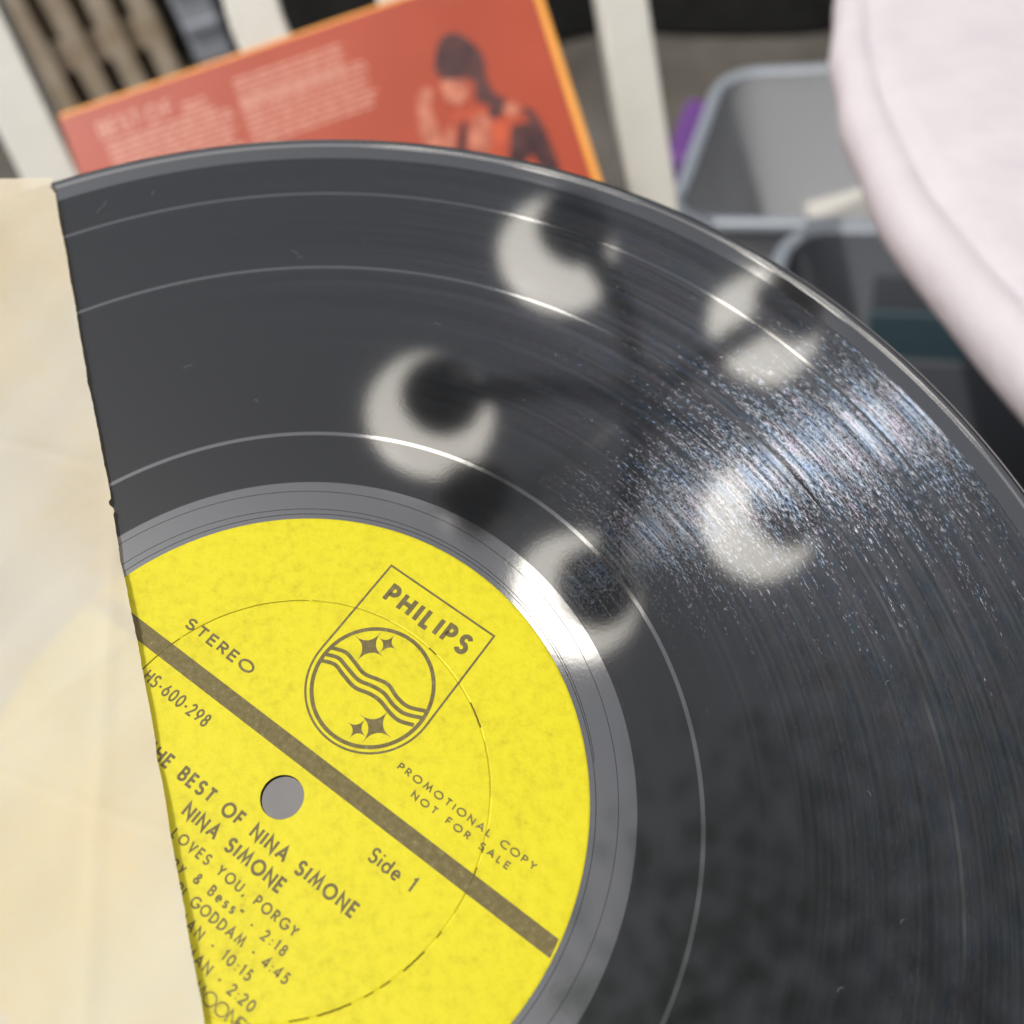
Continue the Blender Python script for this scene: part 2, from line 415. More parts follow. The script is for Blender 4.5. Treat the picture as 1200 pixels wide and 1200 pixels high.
# wooden slatted panel leaning against that table
sp = thing('slatted_panel', 'weathered wooden panel of upright slats leaning behind the chair', 'panel', Matrix.Translation((-.66, 2.60, .004)) @ Matrix.Rotation(radians(-4), 4, 'X'))
for i in range(5):
    bm = bmesh.new(); box_bm(bm, Matrix.Translation((-.18+.09*i, 0, .4)) , .052, .018, .8, .003); from_bm('slat', bm, M_WOOD, sp)
for z in (.12, .68):
    bm = bmesh.new(); box_bm(bm, Matrix.Translation((0, .024, z)), .42, .028, .07, .003); from_bm('crossbar', bm, M_WOOD, sp)
bm = bmesh.new(); box_bm(bm, Matrix.Translation((0, .05, .4)), .42, .014, .78, .003); from_bm('backing_board', bm, M_BROWN, sp)
gp = thing('plastic_panel', 'narrow blue grey plastic crate end standing beside the wooden slats', 'crate', Matrix.Translation((-.365, 2.62, 0)))
bm = bmesh.new(); box_bm(bm, Matrix.Translation((0, .06, .3)), .10, .12, .59, .012); from_bm('body', bm, M_GREYPL, gp)
for z in (.1, .2, .3, .4, .5):
    bm = bmesh.new(); box_bm(bm, Matrix.Translation((0, -.004, z)), .09, .012, .02, .003); from_bm('rib', bm, M_GREYPL, gp)

# ------------------------------------------------------------------ white chair
RCL = radians(30)
BP = Vector((0, .684, .73)); BD = Vector((0, -sin(RCL), -cos(RCL))); BN = Vector((0, -cos(RCL), sin(RCL)))   # back plane
chair = thing('white_chair', 'white painted chair with reclined back holding the salmon album', 'chair', Matrix.Translation((-.03, .3, 0)))
CH = chair.matrix_world.inverted()
def board(name, outline, p0, n, th, parent, mat, holes=None, inv=None):
    """solid board from outline points (world, on plane p0/n) extruded away from n"""
    bm = bmesh.new()
    vv = [bm.verts.new(inv @ p) for p in outline]; es = [bm.edges.new((vv[i], vv[(i+1) % len(vv)])) for i in range(len(vv))]
    if holes:
        for h in holes:
            hv = [bm.verts.new(inv @ p) for p in h]; es += [bm.edges.new((hv[i], hv[(i+1) % len(hv)])) for i in range(len(hv))]
    bmesh.ops.triangle_fill(bm, edges=es, use_beauty=True, use_dissolve=False)
    bmesh.ops.recalc_face_normals(bm, faces=bm.faces[:])
    r = bmesh.ops.extrude_face_region(bm, geom=bm.faces[:])
    nv = [g for g in r['geom'] if isinstance(g, bmesh.types.BMVert)]
    off = (inv.to_3x3() @ (-n*th))
    for v in nv: v.co += off
    bmesh.ops.recalc_face_normals(bm, faces=bm.faces[:])
    o = from_bm(name, bm, mat, parent)
    mod = o.modifiers.new('bevel', 'BEVEL'); mod.width = .002; mod.segments = 2; mod.limit_method = 'ANGLE'
    return o
def stile(pa, pb, wd):
    a = on_plane(*pa, BP, BN); b = on_plane(*pb, BP, BN); d = (b-a).normalized(); s = BN.cross(d)*wd/2
    a2 = a-d*.28; b2 = b+d*.22
    k = (.0-b2.z)/d.z; foot = b2+d*k*.0
    board('stile', [a2+s, a2-s, b2-s, b2+s], BP, BN, .022, chair, M_CHAIR, None, CH)
    return b2, d
stile((11, 110), (55, 200), .036)
stile((731, 0), (762, 200), .033)
def P_(x, y): return on_plane(x, y, BP, BN)
ax = Vector((1, 0, 0))
# central splat with an oval opening
cL, cR = P_(257, 0), P_(467, 0)
cx = (P_(262, 40)+P_(468, -20))/2
oc = P_(384, -2)
def bp(u, v): return oc + ax*u - BD*v
hw = .062
spl = [bp(-hw, -.30), bp(hw, -.30), bp(hw, -.06), bp(hw+.004, .0), bp(hw, .06), bp(hw-.01, .22), bp(-hw+.01, .22), bp(-hw, .06), bp(-hw-.004, 0), bp(-hw, -.06)]
hole = [bp(.031*cos(2*pi*i/28), .052*sin(2*pi*i/28)) for i in range(28)]
board('splat', spl, BP, BN, .016, chair, M_CHAIR, [hole], CH)
top = oc - BD*.245
bm = bmesh.new(); box_bm(bm, CH @ (Matrix.Translation(top-BN*.01) @ Matrix.Rotation(-RCL, 4, 'X')), .50, .026, .06, .006); from_bm('top_rail', bm, M_CHAIR, chair)
seat_y = .47
bm = bmesh.new(); box_bm(bm, CH @ Matrix.Translation((-.03, .315, .432)), .44, .40, .024, .006); from_bm('seat', bm, M_SEAT, chair)
for x in (-.22, .16):
    bm = bmesh.new(); m4, L = bar_mat((x, .15, 0), (x, .17, .42)); box_bm(bm, CH @ m4, .034, .034, L, .004); from_bm('front_leg', bm, M_CHAIR, chair)
    bm = bmesh.new(); m4, L = bar_mat((x, .56, 0), (x, .47, .42)); box_bm(bm, CH @ m4, .034, .034, L, .004); from_bm('back_leg', bm, M_CHAIR, chair)

# ------------------------------------------------------------------ album leaning on the chair
ARC = radians(42)
AP = Vector((-.0, .66, .73)); AD = Vector((0, -sin(ARC), -cos(ARC))); AN = Vector((0, -cos(ARC), sin(ARC)))
TL = on_plane(67, 134, AP, AN); TR = on_plane(620, -56, AP, AN)
AX = (TR-TL).normalized(); AW = (TR-TL).length; AY = AN.cross(AX).normalized()     # AY points up along the cover
AM = Matrix(((AX.x, AY.x, AN.x, TL.x), (AX.y, AY.y, AN.y, TL.y), (AX.z, AY.z, AN.z, TL.z), (0, 0, 0, 1)))
album = thing('record_album', 'salmon record album with ochre edges and a dark haired figure leaning on the white chair', 'album', AM)
AI = AM.inverted()
def apx(x, y): p = AI @ on_plane(x, y, AP, AN); return (p.x, p.y)
bm = bmesh.new(); box_bm(bm, Matrix.Translation((AW/2, -AW/2, -.0028)), AW, AW, .005, .0012); from_bm('jacket', bm, M_EDGE, album)
bm = bmesh.new(); box_bm(bm, Matrix.Translation(((AW-.0055)/2, -AW/2-.0012, .0000)), AW-.0055, AW-.0024, .0012, .0003, 1); front = from_bm('front_panel', bm, M_COVER, album)
def poly(name, pts, z, mat):
    # slightly rounded outline
    P = [Vector(apx(*p)) for p in pts]; n = len(P); Q = []
    for i in range(n):
        for k in range(5):
            t = k/5; p0, p1, p2, p3 = P[i-1], P[i], P[(i+1) % n], P[(i+2) % n]
            Q.append(.5*((2*p1)+(p2-p0)*t+(2*p0-5*p1+4*p2-p3)*t*t+(3*p1-p0-3*p2+p3)*t**3))
    bm = bmesh.new(); vv = [bm.verts.new((q.x, q.y, z)) for q in Q]; es = [bm.edges.new((vv[i], vv[(i+1) % len(vv)])) for i in range(len(vv))]
    bmesh.ops.triangle_fill(bm, edges=es, use_beauty=True)
    for f in bm.faces:
        f.normal_update()
        if f.normal.z < 0: f.normal_flip()
    return from_bm(name, bm, mat, front)
Z0 = .0008
poly('printed_hand', [(490, 112), (498, 103), (508, 108), (505, 128), (514, 150), (520, 176), (500, 176), (490, 140)], Z0, M_SKIN)
poly('printed_body', [(518, 180), (532, 150), (548, 132), (575, 124), (600, 122), (622, 136), (640, 165), (655, 205), (600, 200), (540, 190)], Z0+.0001, M_SKIN2)
poly('printed_face', [(517, 98), (530, 93), (545, 95), (549, 108), (544, 118), (534, 125), (523, 116)], Z0+.0002, M_SKIN)
poly('printed_hair', [(511, 62), (517, 46), (532, 39), (550, 48), (566, 66), (570, 92), (580, 110), (592, 116), (574, 122), (558, 118), (556, 98), (546, 92), (530, 94), (516, 92), (509, 78)], Z0+.0003, M_HAIR)
poly('printed_shade', [(600, 150), (616, 144), (632, 150), (640, 170), (648, 200), (632, 196), (624, 182), (612, 192), (597, 190), (598, 168)], Z0+.0003, M_HAIR)
poly('printed_highlight', [(554, 140), (566, 134), (574, 142), (575, 168), (570, 184), (554, 184), (550, 160)], Z0+.0003, M_SKIN)
poly('printed_shoulder', [(590, 126), (600, 120), (610, 126), (606, 136), (596, 136)], Z0+.0004, M_SKIN)
poly('printed_shade', [(528, 120), (540, 126), (546, 136), (534, 146), (526, 150), (524, 134)], Z0+.0002, M_SKIN2)
poly('printed_shade', [(575, 120), (590, 118), (592, 130), (580, 140), (572, 134)], Z0+.00035, M_HAIR)
poly('printed_shade', [(612, 126), (626, 132), (640, 156), (656, 200), (648, 202), (634, 168), (622, 146)], Z0+.00035, M_HAIR)
poly('printed_shade', [(540, 148), (547, 142), (545, 184), (536, 186)], Z0+.00035, M_HAIR)
poly('printed_highlight', [(524, 152), (532, 150), (532, 178), (520, 180)], Z0+.00035, M_SKIN)
# lettering of the cover: title words and rows of small print
M = Mesh()
def cover_text(s, px0, px1, cap, sw):
    a = Vector(apx(*px0)); b = Vector(apx(*px1)); T = Mesh(); d = (b-a); ang = atan2(d.y, d.x)
    text(T, s, 0, d.length/mm, 0, cap, sw)
    for q, v in enumerate(T.v): T.v[q] = (a.x+(v[0]*cos(ang)-v[1]*sin(ang))*mm, a.y+(v[0]*sin(ang)+v[1]*cos(ang))*mm, Z0+.0001+v[2]*mm)
    M.add((T.v, T.f))
cover_text('BEST', (120, 164), (169, 147), 10.5, 1.5)
cover_text('OF', (175, 146), (206, 135), 10.5, 1.5)
M.build('title_lettering', M_PRINT, front)
M = Mesh()
def block(px, width, rows, pitch, skip=()):
    x0, y0 = apx(*px)
    for r in range(rows):
        x = x0; y = y0-r*pitch; end = x0+width-random.uniform(0, .012)
        while x < end:
            L = min(random.uniform(.004, .014), end-x)
            M.add(([(x, y, Z0), (x+L, y, Z0), (x+L, y+.0017, Z0), (x, y+.0017, Z0)], [(0, 1, 2, 3)])); x += L+.0014
block((214, 126), .026, 2, .0038)
block((126, 172), .084, 11, .0038)
block((274, 98), .075, 5, .0038)
block((282, 124), .086, 8, .0038)
M.build('small_print', M_PRINT, front)

# ------------------------------------------------------------------ round table under a cloth
TC = Vector((.7765, .2369, .72)); TRD = .5956
tb = thing('round_table', 'round table mostly hidden under its pinkish white cloth', 'table', Matrix.Translation((TC.x, TC.y, 0)))
vs, fs = lathe([(.0001, .712), (.56, .712), (.574, .708), (.576, .695), (.56, .688), (.0001, .688)], 96); from_data('tabletop', vs, fs, M_CHAIR, tb, True)
vs, fs = lathe([(.05, .687), (.035, .6), (.035, .12), (.06, .06), (.24, .02), (.25, 0), (.0001, 0)], 48); from_data('pedestal', vs, fs, M_CHAIR, tb, True)
prof = []
prof += [(.0002, 0), (.2, .0), (.4, 0), (.52, 0), (.566, -.0005), (.5725, -.0012), (.5750, -.0038), (.5768, -.0042), (.579, -.0028), (.5845, -.0026), (.5905, -.0050), (.5945, -.010), (.5956, -.017), (.5945, -.024), (.591, -.030), (.586, -.034), (.578, -.039), (.560, -.055), (.525, -.085), (.47, -.14), (.40, -.24), (.33, -.38), (.26, -.58), (.24, -.705)]
n = 300; vs, fs = [], []
for i in range(n):
    a = 2*pi*i/n
    for k, (r, z) in enumerate(prof):
        f = max(0, min(1, (-z-.035)/.3))
        rr = r+.006*f*sin(a*26+1.3*sin(a*5))+(.0009*sin(a*40+2*sin(a*9)) if z < -.003 else 0)
        zz = z+.0006*sin(a*17+r*40)*(.3 if r < .55 else 1)
        vs.append((rr*cos(a), rr*sin(a), zz))
k = len(prof)
for i in range(n):
    j = (i+1) % n
    for q in range(k-1): fs.append((i*k+q, i*k+q+1, j*k+q+1, j*k+q))
o = from_data('tablecloth', vs, fs, M_CLOTH, None, True); o.location = TC
tag(o, 'pinkish white cloth fitted over the round table at the right', 'tablecloth')

# ------------------------------------------------------------------ storage bins
def rrect(w, d, r, n=6):
    pts = []
    for cx, cy, a0 in ((w/2-r, d/2-r, 0), (-w/2+r, d/2-r, 90), (-w/2+r, -d/2+r, 180), (w/2-r, -d/2+r, 270)):
        for i in range(n+1):
            a = radians(a0+90*i/n); pts.append((cx+r*cos(a), cy+r*sin(a)))
    return pts
def loft(rings, close_bottom=True):
    vs, fs = [], []; n = len(rings[0][0])
    for pts, z in rings: vs += [(x, y, z) for x, y in pts]
    for q in range(len(rings)-1):
        for i in range(n):
            j = (i+1) % n; fs.append((q*n+i, q*n+j, (q+1)*n+j, (q+1)*n+i))
    if close_bottom: fs.append(tuple((len(rings)-1)*n+i for i in range(n)))
    return vs, fs
def bin_(label, far_left, yaw, w, d, h, mat):
    R = Matrix.Rotation(yaw, 4, 'Z'); cen = Vector((far_left[0], far_left[1], 0)) + R.to_3x3() @ Vector((w/2, -d/2, 0))
    t = thing('storage_bin', label, 'storage bin', Matrix.Translation((cen.x, cen.y, .006)) @ R, 'open storage bins on the pavement')
    o_ = rrect(w, d, .05); vs, fs = loft([(rrect(w-.02, d-.02, .045), h-.004), (rrect(w-.022, d-.022, .045), h-.03), (rrect(w-.10, d-.10, .04), .02), (rrect(w-.12, d-.12, .03), .012)]); 
    a = from_data('inner_wall', vs, fs, mat, t, True)
    vs, fs = loft([(rrect(w-.014, d-.014, .048), h-.012), (rrect(w-.09, d-.09, .045), .012), (rrect(w-.11, d-.11, .035), 0)])
    b = from_data('outer_wall', vs, fs, mat, t, True)
    vs, fs = loft([(rrect(w-.02, d-.02, .045), h-.004), (rrect(w-.012, d-.012, .05), h), (rrect(w+.004, d+.004, .055), h), (rrect(w+.012, d+.012, .058), h-.005), (rrect(w+.012, d+.012, .058), h-.016), (rrect(w-.012, d-.012, .05), h-.016)], False)
    from_data('rim', vs, fs, M_RIM, t, True)
    return t
YAW = atan2(-.519, .855)
bin1 = bin_('frosted open bin holding papers with a purple latch on its end', (.452, 1.255), YAW, .56, .345, .30, M_BIN)
bm = bmesh.new(); box_bm(bm, Matrix.Translation((-.300, .035, .262)), .034, .15, .07, .012); from_bm('latch', bm, M_PURPLE, bin1)
bin2 = bin_('smoky dark bin of teal and charcoal cards nearest the round table', (.385, .885), YAW, .56, .40, .30, M_BINDARK)
def card(name, label, cat, bn, loc, rot, size, mat, group=None, edge=None):
    M4 = bn.matrix_world @ Matrix.Translation(loc) @ Matrix.Rotation(rot[2], 4, 'Z') @ Matrix.Rotation(rot[0], 4, 'X') @ Matrix.Rotation(rot[1], 4, 'Y')
    t = thing(name, label, cat, M4, group)
    bm = bmesh.new(); box_bm(bm, Matrix.Identity(4), size[0], size[1], size[2], .001, 1); from_bm('cover', bm, mat, t)
    bm = bmesh.new(); box_bm(bm, Matrix.Translation((.002, 0, 0)), size[0]-.001, size[1]+.002, size[2]*.7); from_bm('pages', bm, edge or M_WHITEPAPER, t)
    return t
card('magazine', 'white backed magazine lying tilted across the frosted bin', 'magazine', bin1, (.05, -.03, .17), (radians(18), radians(-8), radians(20)), (.34, .24, .012), M_WHITEPAPER)
card('book', 'blue book lying on the white magazine in the frosted bin', 'book', bin1, (.06, -.06, .205), (radians(18), radians(-8), radians(26)), (.2, .14, .012), M_BLUE)
card('book', 'green book beside the blue book in the frosted bin', 'book', bin1, (.10, -.11, .215), (radians(18), radians(-8), radians(10)), (.16, .1, .012), M_GREEN)
for i, (yy, mt, lb) in enumerate(((.10, M_SLATE, 'charcoal record jacket at the back of the smoky bin'), (.04, M_TEAL, 'dark teal record jacket in the middle of the smoky bin'), (-.03, M_SLATE, 'charcoal record jacket at the front of the smoky bin'))):
    card('record_jacket', lb, 'record jacket', bin2, (.02, yy, .158), (radians(78), 0, 0), (.40, .27, .006), mt, 'jackets filed in the smoky bin', mt)

# ------------------------------------------------------------------ chandelier overhead (seen mirrored in the record)
HZ = 1.9; HC = Vector((.531, .423, HZ-.035))
ch = thing('chandelier', 'dark metal chandelier with five lit white glass shades mirrored in the record', 'chandelier', Matrix.Translation(HC))
vs, fs = lathe([(.0005, -.10), (.012, -.095), (.022, -.08), (.014, -.062), (.02, -.05), (.05, -.03), (.055, -.01), (.03, .02), (.016, .06), (.02, .12), (.012, .2), (.009, .45), (.0005, .45)], 32); from_data('hub', vs, fs, M_METAL, ch, True)
vs, fs = tube([(0, 0, .44), (0, 0, 2.2)], .006, 8); from_data('stem', vs, fs, M_METAL, ch, True)
for ang, r in ((99, .264), (23, .288), (-46, .252), (-118, .269), (171, .281)):
    a = radians(ang); d = Vector((cos(a), sin(a), 0))
    path = [d*(.03+(r-.03)*t)+Vector((0, 0, -.01-.06*sin(pi*t)*(1-.35*t))) for t in [i/14 for i in range(15)]]
    path[-1] = d*r+Vector((0, 0, -.03))
    vs, fs = tube(path, .018, 12); arm = from_data('arm', vs, fs, M_METAL, ch, True)
    vs, fs = lathe([(.0005, -.062), (.012, -.06), (.018, -.05), (.044, -.038), (.055, -.022), (.055, -.014), (.03, -.010), (.0005, -.010)], 32)
    o = from_data('cup', [(x+d.x*r, y+d.y*r, z) for x, y, z in vs], fs, M_METAL, arm, True)
    vs, fs = lathe([(.034, -.009), (.055, .0), (.073, .018), (.083, .042), (.087, .07), (.085, .07), (.080, .042), (.069, .020), (.05, .004), (.034, -.005)], 40, True)
    o = from_data('glass_shade', [(x+d.x*r, y+d.y*r, z) for x, y, z in vs], fs, M_SHADE, arm, True)
a = radians(-160); d = Vector((cos(a), sin(a), 0))*.275
vs, fs = lathe([(.0005, -.052), (.026, -.046), (.045, -.028), (.052, 0), (.045, .028), (.026, .044), (.006, .042), (.004, .06), (.0005, .06)], 28)
from_data('pendant_ball', [(x+d.x, y+d.y, z) for x, y, z in vs], fs, M_METAL, ch, True)
vs, fs = tube([d+Vector((0, 0, .05)), d*.5+Vector((0, 0, .16)), Vector((0, 0, .24))], .003, 6); from_data('pendant_chain', vs, fs, M_METAL, ch, True)

# ------------------------------------------------------------------ tree overhead behind and hedge round the far side, both added out of view to darken the vinyl
def leaf_mat():
    m = NT('leaf_green'); v = m.obj(); c = m.ramp(m.noise(v, 2.5, 3), [(.3, (.03, .055, .016, 1)), (.7, (.075, .11, .035, 1))])
    m.l(c, m.b.inputs['Base Color']); m.b.inputs['Roughness'].default_value = .5
    t = m.n('ShaderNodeBsdfTranslucent'); m.l(c, t.inputs['Color']); x = m.n('ShaderNodeMixShader', i_0=.4)
    m.l(m.b.outputs[0], x.inputs[1]); m.l(t.outputs[0], x.inputs[2]); m.l(x.outputs[0], m.out.inputs[0]); return m.m
M_LEAF = leaf_mat(); M_BARK = mottled('bark', (.05, .04, .03, 1), (.10, .085, .065, 1), 14, .9, .004, 40)
RL = random.Random(11)
def leaves(n, pick, size):
    M = Mesh()
    for _ in range(n):
        p = pick(); a = Vector((RL.gauss(0, 1), RL.gauss(0, 1), RL.gauss(0, .5))).normalized(); b = a.cross(Vector((RL.gauss(0, .6), RL.gauss(0, .6), 1))).normalized()
        L = size*RL.uniform(.6, 1.3); W = L*.45
        M.add(([p-a*L*.5, p+b*W*.5, p+a*L*.5, p-b*W*.5], [(0, 1, 2, 3)]))
    return M
TX, TY = 2.15, -2.05
tree = thing('added_tree', 'leafy tree put in out of view to dim the lower right of the record', 'tree', Matrix.Translation((TX, TY, 0)))  # added unseen, so the lower right of the vinyl mirrors something darker
vs, fs = tube([(0, 0, 0), (.02, .02, .8), (-.03, .05, 1.7), (-.1, .12, 2.6), (-.12, .16, 3.4)], [.16, .13, .115, .09, .05], 16); from_data('trunk', vs, fs, M_BARK, tree, True)
for a_, L_ in ((120, 1.5), (150, 1.6), (95, 1.4), (180, 1.3), (40, 1.4), (300, 1.4), (240, 1.3)):
    a_ = radians(a_); vs, fs = tube([(-.06, .09, 2.1), (.5*L_*cos(a_), .5*L_*sin(a_), 2.6), (L_*cos(a_), L_*sin(a_), 2.95)], [.06, .04, .015], 8); from_data('limb', vs, fs, M_BARK, tree, True)
def in_crown():
    while True:
        r = 2.4*sqrt(RL.random()); a = RL.uniform(0, 2*pi)
        if RL.random() < max(0, min(1, (2.36-r)/.7))**1.2: break
    return Vector((r*cos(a), r*sin(a), 2.65+RL.uniform(0, 1.1)*(1-.3*r/2.35)))
leaves(22000, in_crown, .055).build('crown', M_LEAF, tree)
hd = thing('added_hedge', 'tall clipped hedge put in out of view to darken the rim of the record', 'added_hedge', Matrix.Translation((1.5, 5.2, 0)))  # added unseen, so the outer edge of the rim mirrors dark
vs, fs = [], []
n = 40
for i in range(n+1):
    a = radians(125-150*i/n); 
    for r, z in ((5.6, 0), (5.55, 2.9), (5.9, 3.1), (6.4, 2.9), (6.4, 0)): vs.append((r*cos(a)-1.0, r*sin(a)-4.9, z))
for i in range(n):
    for q in range(4): fs.append((i*5+q, (i+1)*5+q, (i+1)*5+q+1, i*5+q+1))
from_data('dark_core', vs, fs, M_BARK, hd, True)  # solid dark mass behind the added leaves
def in_hedge():
    a = radians(RL.uniform(-25, 125)); r = RL.uniform(5.25, 5.65); z = RL.uniform(.03, 3.25)
    return Vector((r*cos(a)-1.0, r*sin(a)-4.9, z))
leaves(14000, in_hedge, .13).build('foliage', M_LEAF, hd)

# ------------------------------------------------------------------ the record
rec = thing('vinyl_record', 'black vinyl record with yellow centre label half drawn from its paper sleeve', 'record', RM)
NS = 384
def ring(name, prof, mat):
    vs, fs = lathe([(r*mm, z*mm) for r, z in prof], NS); return from_data(name, vs, fs, mat, rec, True)
# raised rim bead and edge, underside
RIMP = [(144.25, 0), (144.3, 0), (147.6, 0), (147.9, 0), (148.05, .015), (148.2, .06), (148.4, .14), (148.6, .19), (148.85, .21)]
RIMP += [(149+2.7*sin(radians(a)), .21-2.7*(1-cos(radians(a)))) for a in (0, 4, 9, 14, 20, 26, 32, 38, 44, 50)]
RIMP += [(151.15, -1.0), (151.0, -1.35), (150.3, -1.6), (149, -1.72), (147, -1.72), (145, -1.6), (144, -1.4)]
ring('rim', RIMP, M_SMOOTH)
ring('underside', [(144, -1.4), (120, -1.4), (90, -1.4), (52, -1.4), (8, -1.4)], M_SMOOTH)
gaps = [(132.95, 133.6), (111.5, 112.15), (69.2, 69.95)]
edges = [58.6] + [e for g in gaps[::-1] for e in g] + [144.25]
for a, b in zip(edges[0::2], edges[1::2]):
    k = 6; ring('groove_band', [(a+(b-a)*i/k, 0) for i in range(k+1)], M_GROOVE)
for a, b in gaps:
    m_ = (a+b)/2; ring('track_gap', [(a, 0), (b, 0)], M_SMOOTH)
dw = ring('dead_wax', [(49.5, 0), (51, 0), (54, 0), (57, 0), (58.6, 0)], M_SMOOTH)
M_SCRIBE = solid('scribed_groove', (.004, .004, .005, 1), .6, .1)
pts = []
for i in range(260):
    t = i/259; th = radians(205-560*t); r = 58.4-6.4*(t**.8); pts.append((r*cos(th)*mm, r*sin(th)*mm))
Mesh().add(ribbon(pts, .09*mm, .012*mm)).add(ribbon([(51.72*mm*cos(2*pi*i/240), 51.72*mm*sin(2*pi*i/240)) for i in range(240)], .10*mm, .010*mm, True)).build('run_out_groove', M_SCRIBE, dw)

M_SCUFF = solid('pale_scuff', (.085, .088, .092, 1), .6)
for (px_, py_, ln, an) in ((118, 245, 2.6, 62), (124, 238, 1.4, 70), (345, 296, 2.2, -40), (352, 302, 1.3, 20), (180, 226, 1.6, 80), (1018, 930, 1.0, -62), (1058, 1080, .9, 40), (985, 1160, 1.2, 30), (512, 380, 1.6, -20), (700, 950, 1.2, 10), (1040, 800, 1.1, 50), (220, 430, 1.8, 25), (300, 470, 1.1, -35)):
    q = RM.inverted() @ on_plane(px_, py_, RC, RN); a = radians(an)
    P = [(q.x+ln*mm*(t-.5)*cos(a)-.25*mm*sin(pi*t)*sin(a), q.y+ln*mm*(t-.5)*sin(a)+.25*mm*sin(pi*t)*cos(a)) for t in [i/6 for i in range(7)]]
    Mesh().add(ribbon(P, .10*mm, .008*mm)).build('scuff_mark', M_SCUFF, rec)

# label with its centre hole (pressed slightly off centre)
HX, HY, HR = -.44, -.81, 3.62
def disc_with_hole(prof, n, rin=9.0):
    """prof: list of (r,z) from outside in to rin, then towards the hole circle"""
    vs, fs = [], []
    rows = [('c', r, z) for r, z in prof]
    for i in range(n):
        a = 2*pi*i/n
        for r, z in prof: vs.append((r*cos(a)*mm, r*sin(a)*mm, z*mm))
        for t in (.4, .75, 1.0):
            ox, oy = rin*cos(a), rin*sin(a); hx, hy = HX+HR*cos(a), HY+HR*sin(a); z = prof[-1][1]
            vs.append(((ox+(hx-ox)*t)*mm, (oy+(hy-oy)*t)*mm, (z-(.03 if t == 1 else 0))*mm))
    k = len(prof)+3
    for i in range(n):
        j = (i+1) % n
        for q in range(k-1): fs.append((i*k+q, i*k+q+1, j*k+q+1, j*k+q))
    return vs, fs
LZ = .10
vs, fs = disc_with_hole([(50.75, -.01), (50.7, .04), (50.45, LZ-.02), (50.1, LZ), (44, LZ), (38, LZ), (34.8, LZ), (34.4, LZ), (34.34, LZ), (34.22, LZ-.05), (34.10, LZ-.15), (33.98, LZ-.05), (33.86, LZ), (33.8, LZ), (33.4, LZ), (27, LZ), (18, LZ), (9, LZ)], NS)
lab = from_data('label', vs, fs, M_LABEL, rec, True)
# wall of the spindle hole in the vinyl
vs, fs = [], []
for i in range(96):
    a = 2*pi*i/96
    for r, z in ((HR+.02, .055), (HR-.04, -.05), (HR-.04, -1.3), (HR+.2, -1.42), (8.2, -1.4)): vs.append(((HX*(1 if r < 6 else 0)+r*cos(a))*mm, (HY*(1 if r < 6 else 0)+r*sin(a))*mm, z*mm))
for i in range(96):
    j = (i+1) % 96
    for q in range(4): fs.append((i*5+q, i*5+q+1, j*5+q+1, j*5+q))
from_data('spindle_hole', vs, fs, M_SCRIBE, rec, True)

# print on the label, laid out in the label's own (u, v) frame
PA = radians(-36.2); PZ = LZ+.012
def to_rec(Mx, dz=0):
    return [((u*cos(PA)-v*sin(PA))*mm, (u*sin(PA)+v*cos(PA))*mm, (PZ+dz+z)*mm) for u, v, z in Mx.v], Mx.f
LINES = [
    ('PHILIPS', -8.75, 9.85, 36.0, 4.05, 0.88, 1.02),
    ('STEREO', -33.95, -18.3, 11.35, 2.2, .44, 1.7),
    ('HS-600-298', -33.0, -18.3, -.05, 2.4, .38, .84),
    ('THE BEST OF NINA SIMONE', -24.2, 21.5, -8.85, 2.55, .50, 1.05),
    ('NINA SIMONE', -11.6, 9.75, -12.75, 2.55, .50, 1.05),
    ('LOVES YOU, PORGY', -10.5, 15.9, -16.2, 1.82, .33, 1.08),
    ('gy & Bess" - 2:18', -7.4, 16.3, -19.2, 1.76, .32, 1.05),
    ('PI GODDAM - 4:45', -4.2, 19.2, -22.0, 1.82, .33, 1.08),
    ('MAN - 10:15', -1.2, 14.3, -24.95, 1.82, .33, 1.08),
    ('MAN - 2:20', 3.4, 17.5, -27.85, 1.82, .33, 1.08),
    ('MOONEY', 7.8, 19.6, -30.95, 2.15, .25, 1.2),
    ('Side 1', 17.6, 26.5, -.5, 2.6, .42, 1.05),
    ('PROMOTIONAL COPY', 12.55, 40.75, 13.75, 1.36, .27, 1.5),
    ('NOT FOR SALE', 17.25, 37.2, 11.4, 1.3, .27, 1.5),
]
for a_ in LINES:
    T = Mesh(); text(T, *a_); v_, f_ = to_rec(T); from_data('lettering', v_, f_, M_INK, lab)
# shield, ring, waves, stars
E_ = Mesh()
ecx, ecy = .40, 22.5
sh = [(-11.35, 42.45)] + [(12.15, 42.45), (12.15, 22.5)] + arc(ecx, 22.5, 11.75, 11.6, 0, -180, 48) + [(-11.35, 22.5)]
E_.add(ribbon(sh, .40, 0, True))
E_.add(ribbon(arc(ecx, ecy, 10.62, 10.62, 0, 360, 96), .70, .004, True))
def smooth(P, k=6):
    P = [Vector(p) for p in P]; Q = []
    for i in range(len(P)-1):
        p0, p1, p2, p3 = P[max(i-1, 0)], P[i], P[i+1], P[min(i+2, len(P)-1)]
        for q in range(k):
            t = q/k; Q.append(.5*((2*p1)+(p2-p0)*t+(2*p0-5*p1+4*p2-p3)*t*t+(3*p1-p0-3*p2+p3)*t**3))
    return Q+[P[-1]]
W1 = [(-9.95, 23.72), (-7.44, 24.53), (-4.92, 24.04), (-2.32, 23.42), (.15, 23.96), (2.35, 24.32), (5.1, 23.44), (7.67, 23.28), (10.7, 24.5)]
W2 = [(-10.2, 22.1), (-7.84, 22.97), (-5.33, 22.49), (-2.36, 21.94), (.3, 22.5), (2.7, 22.68), (5.39, 22.0), (7.86, 21.95), (10.7, 23.1)]
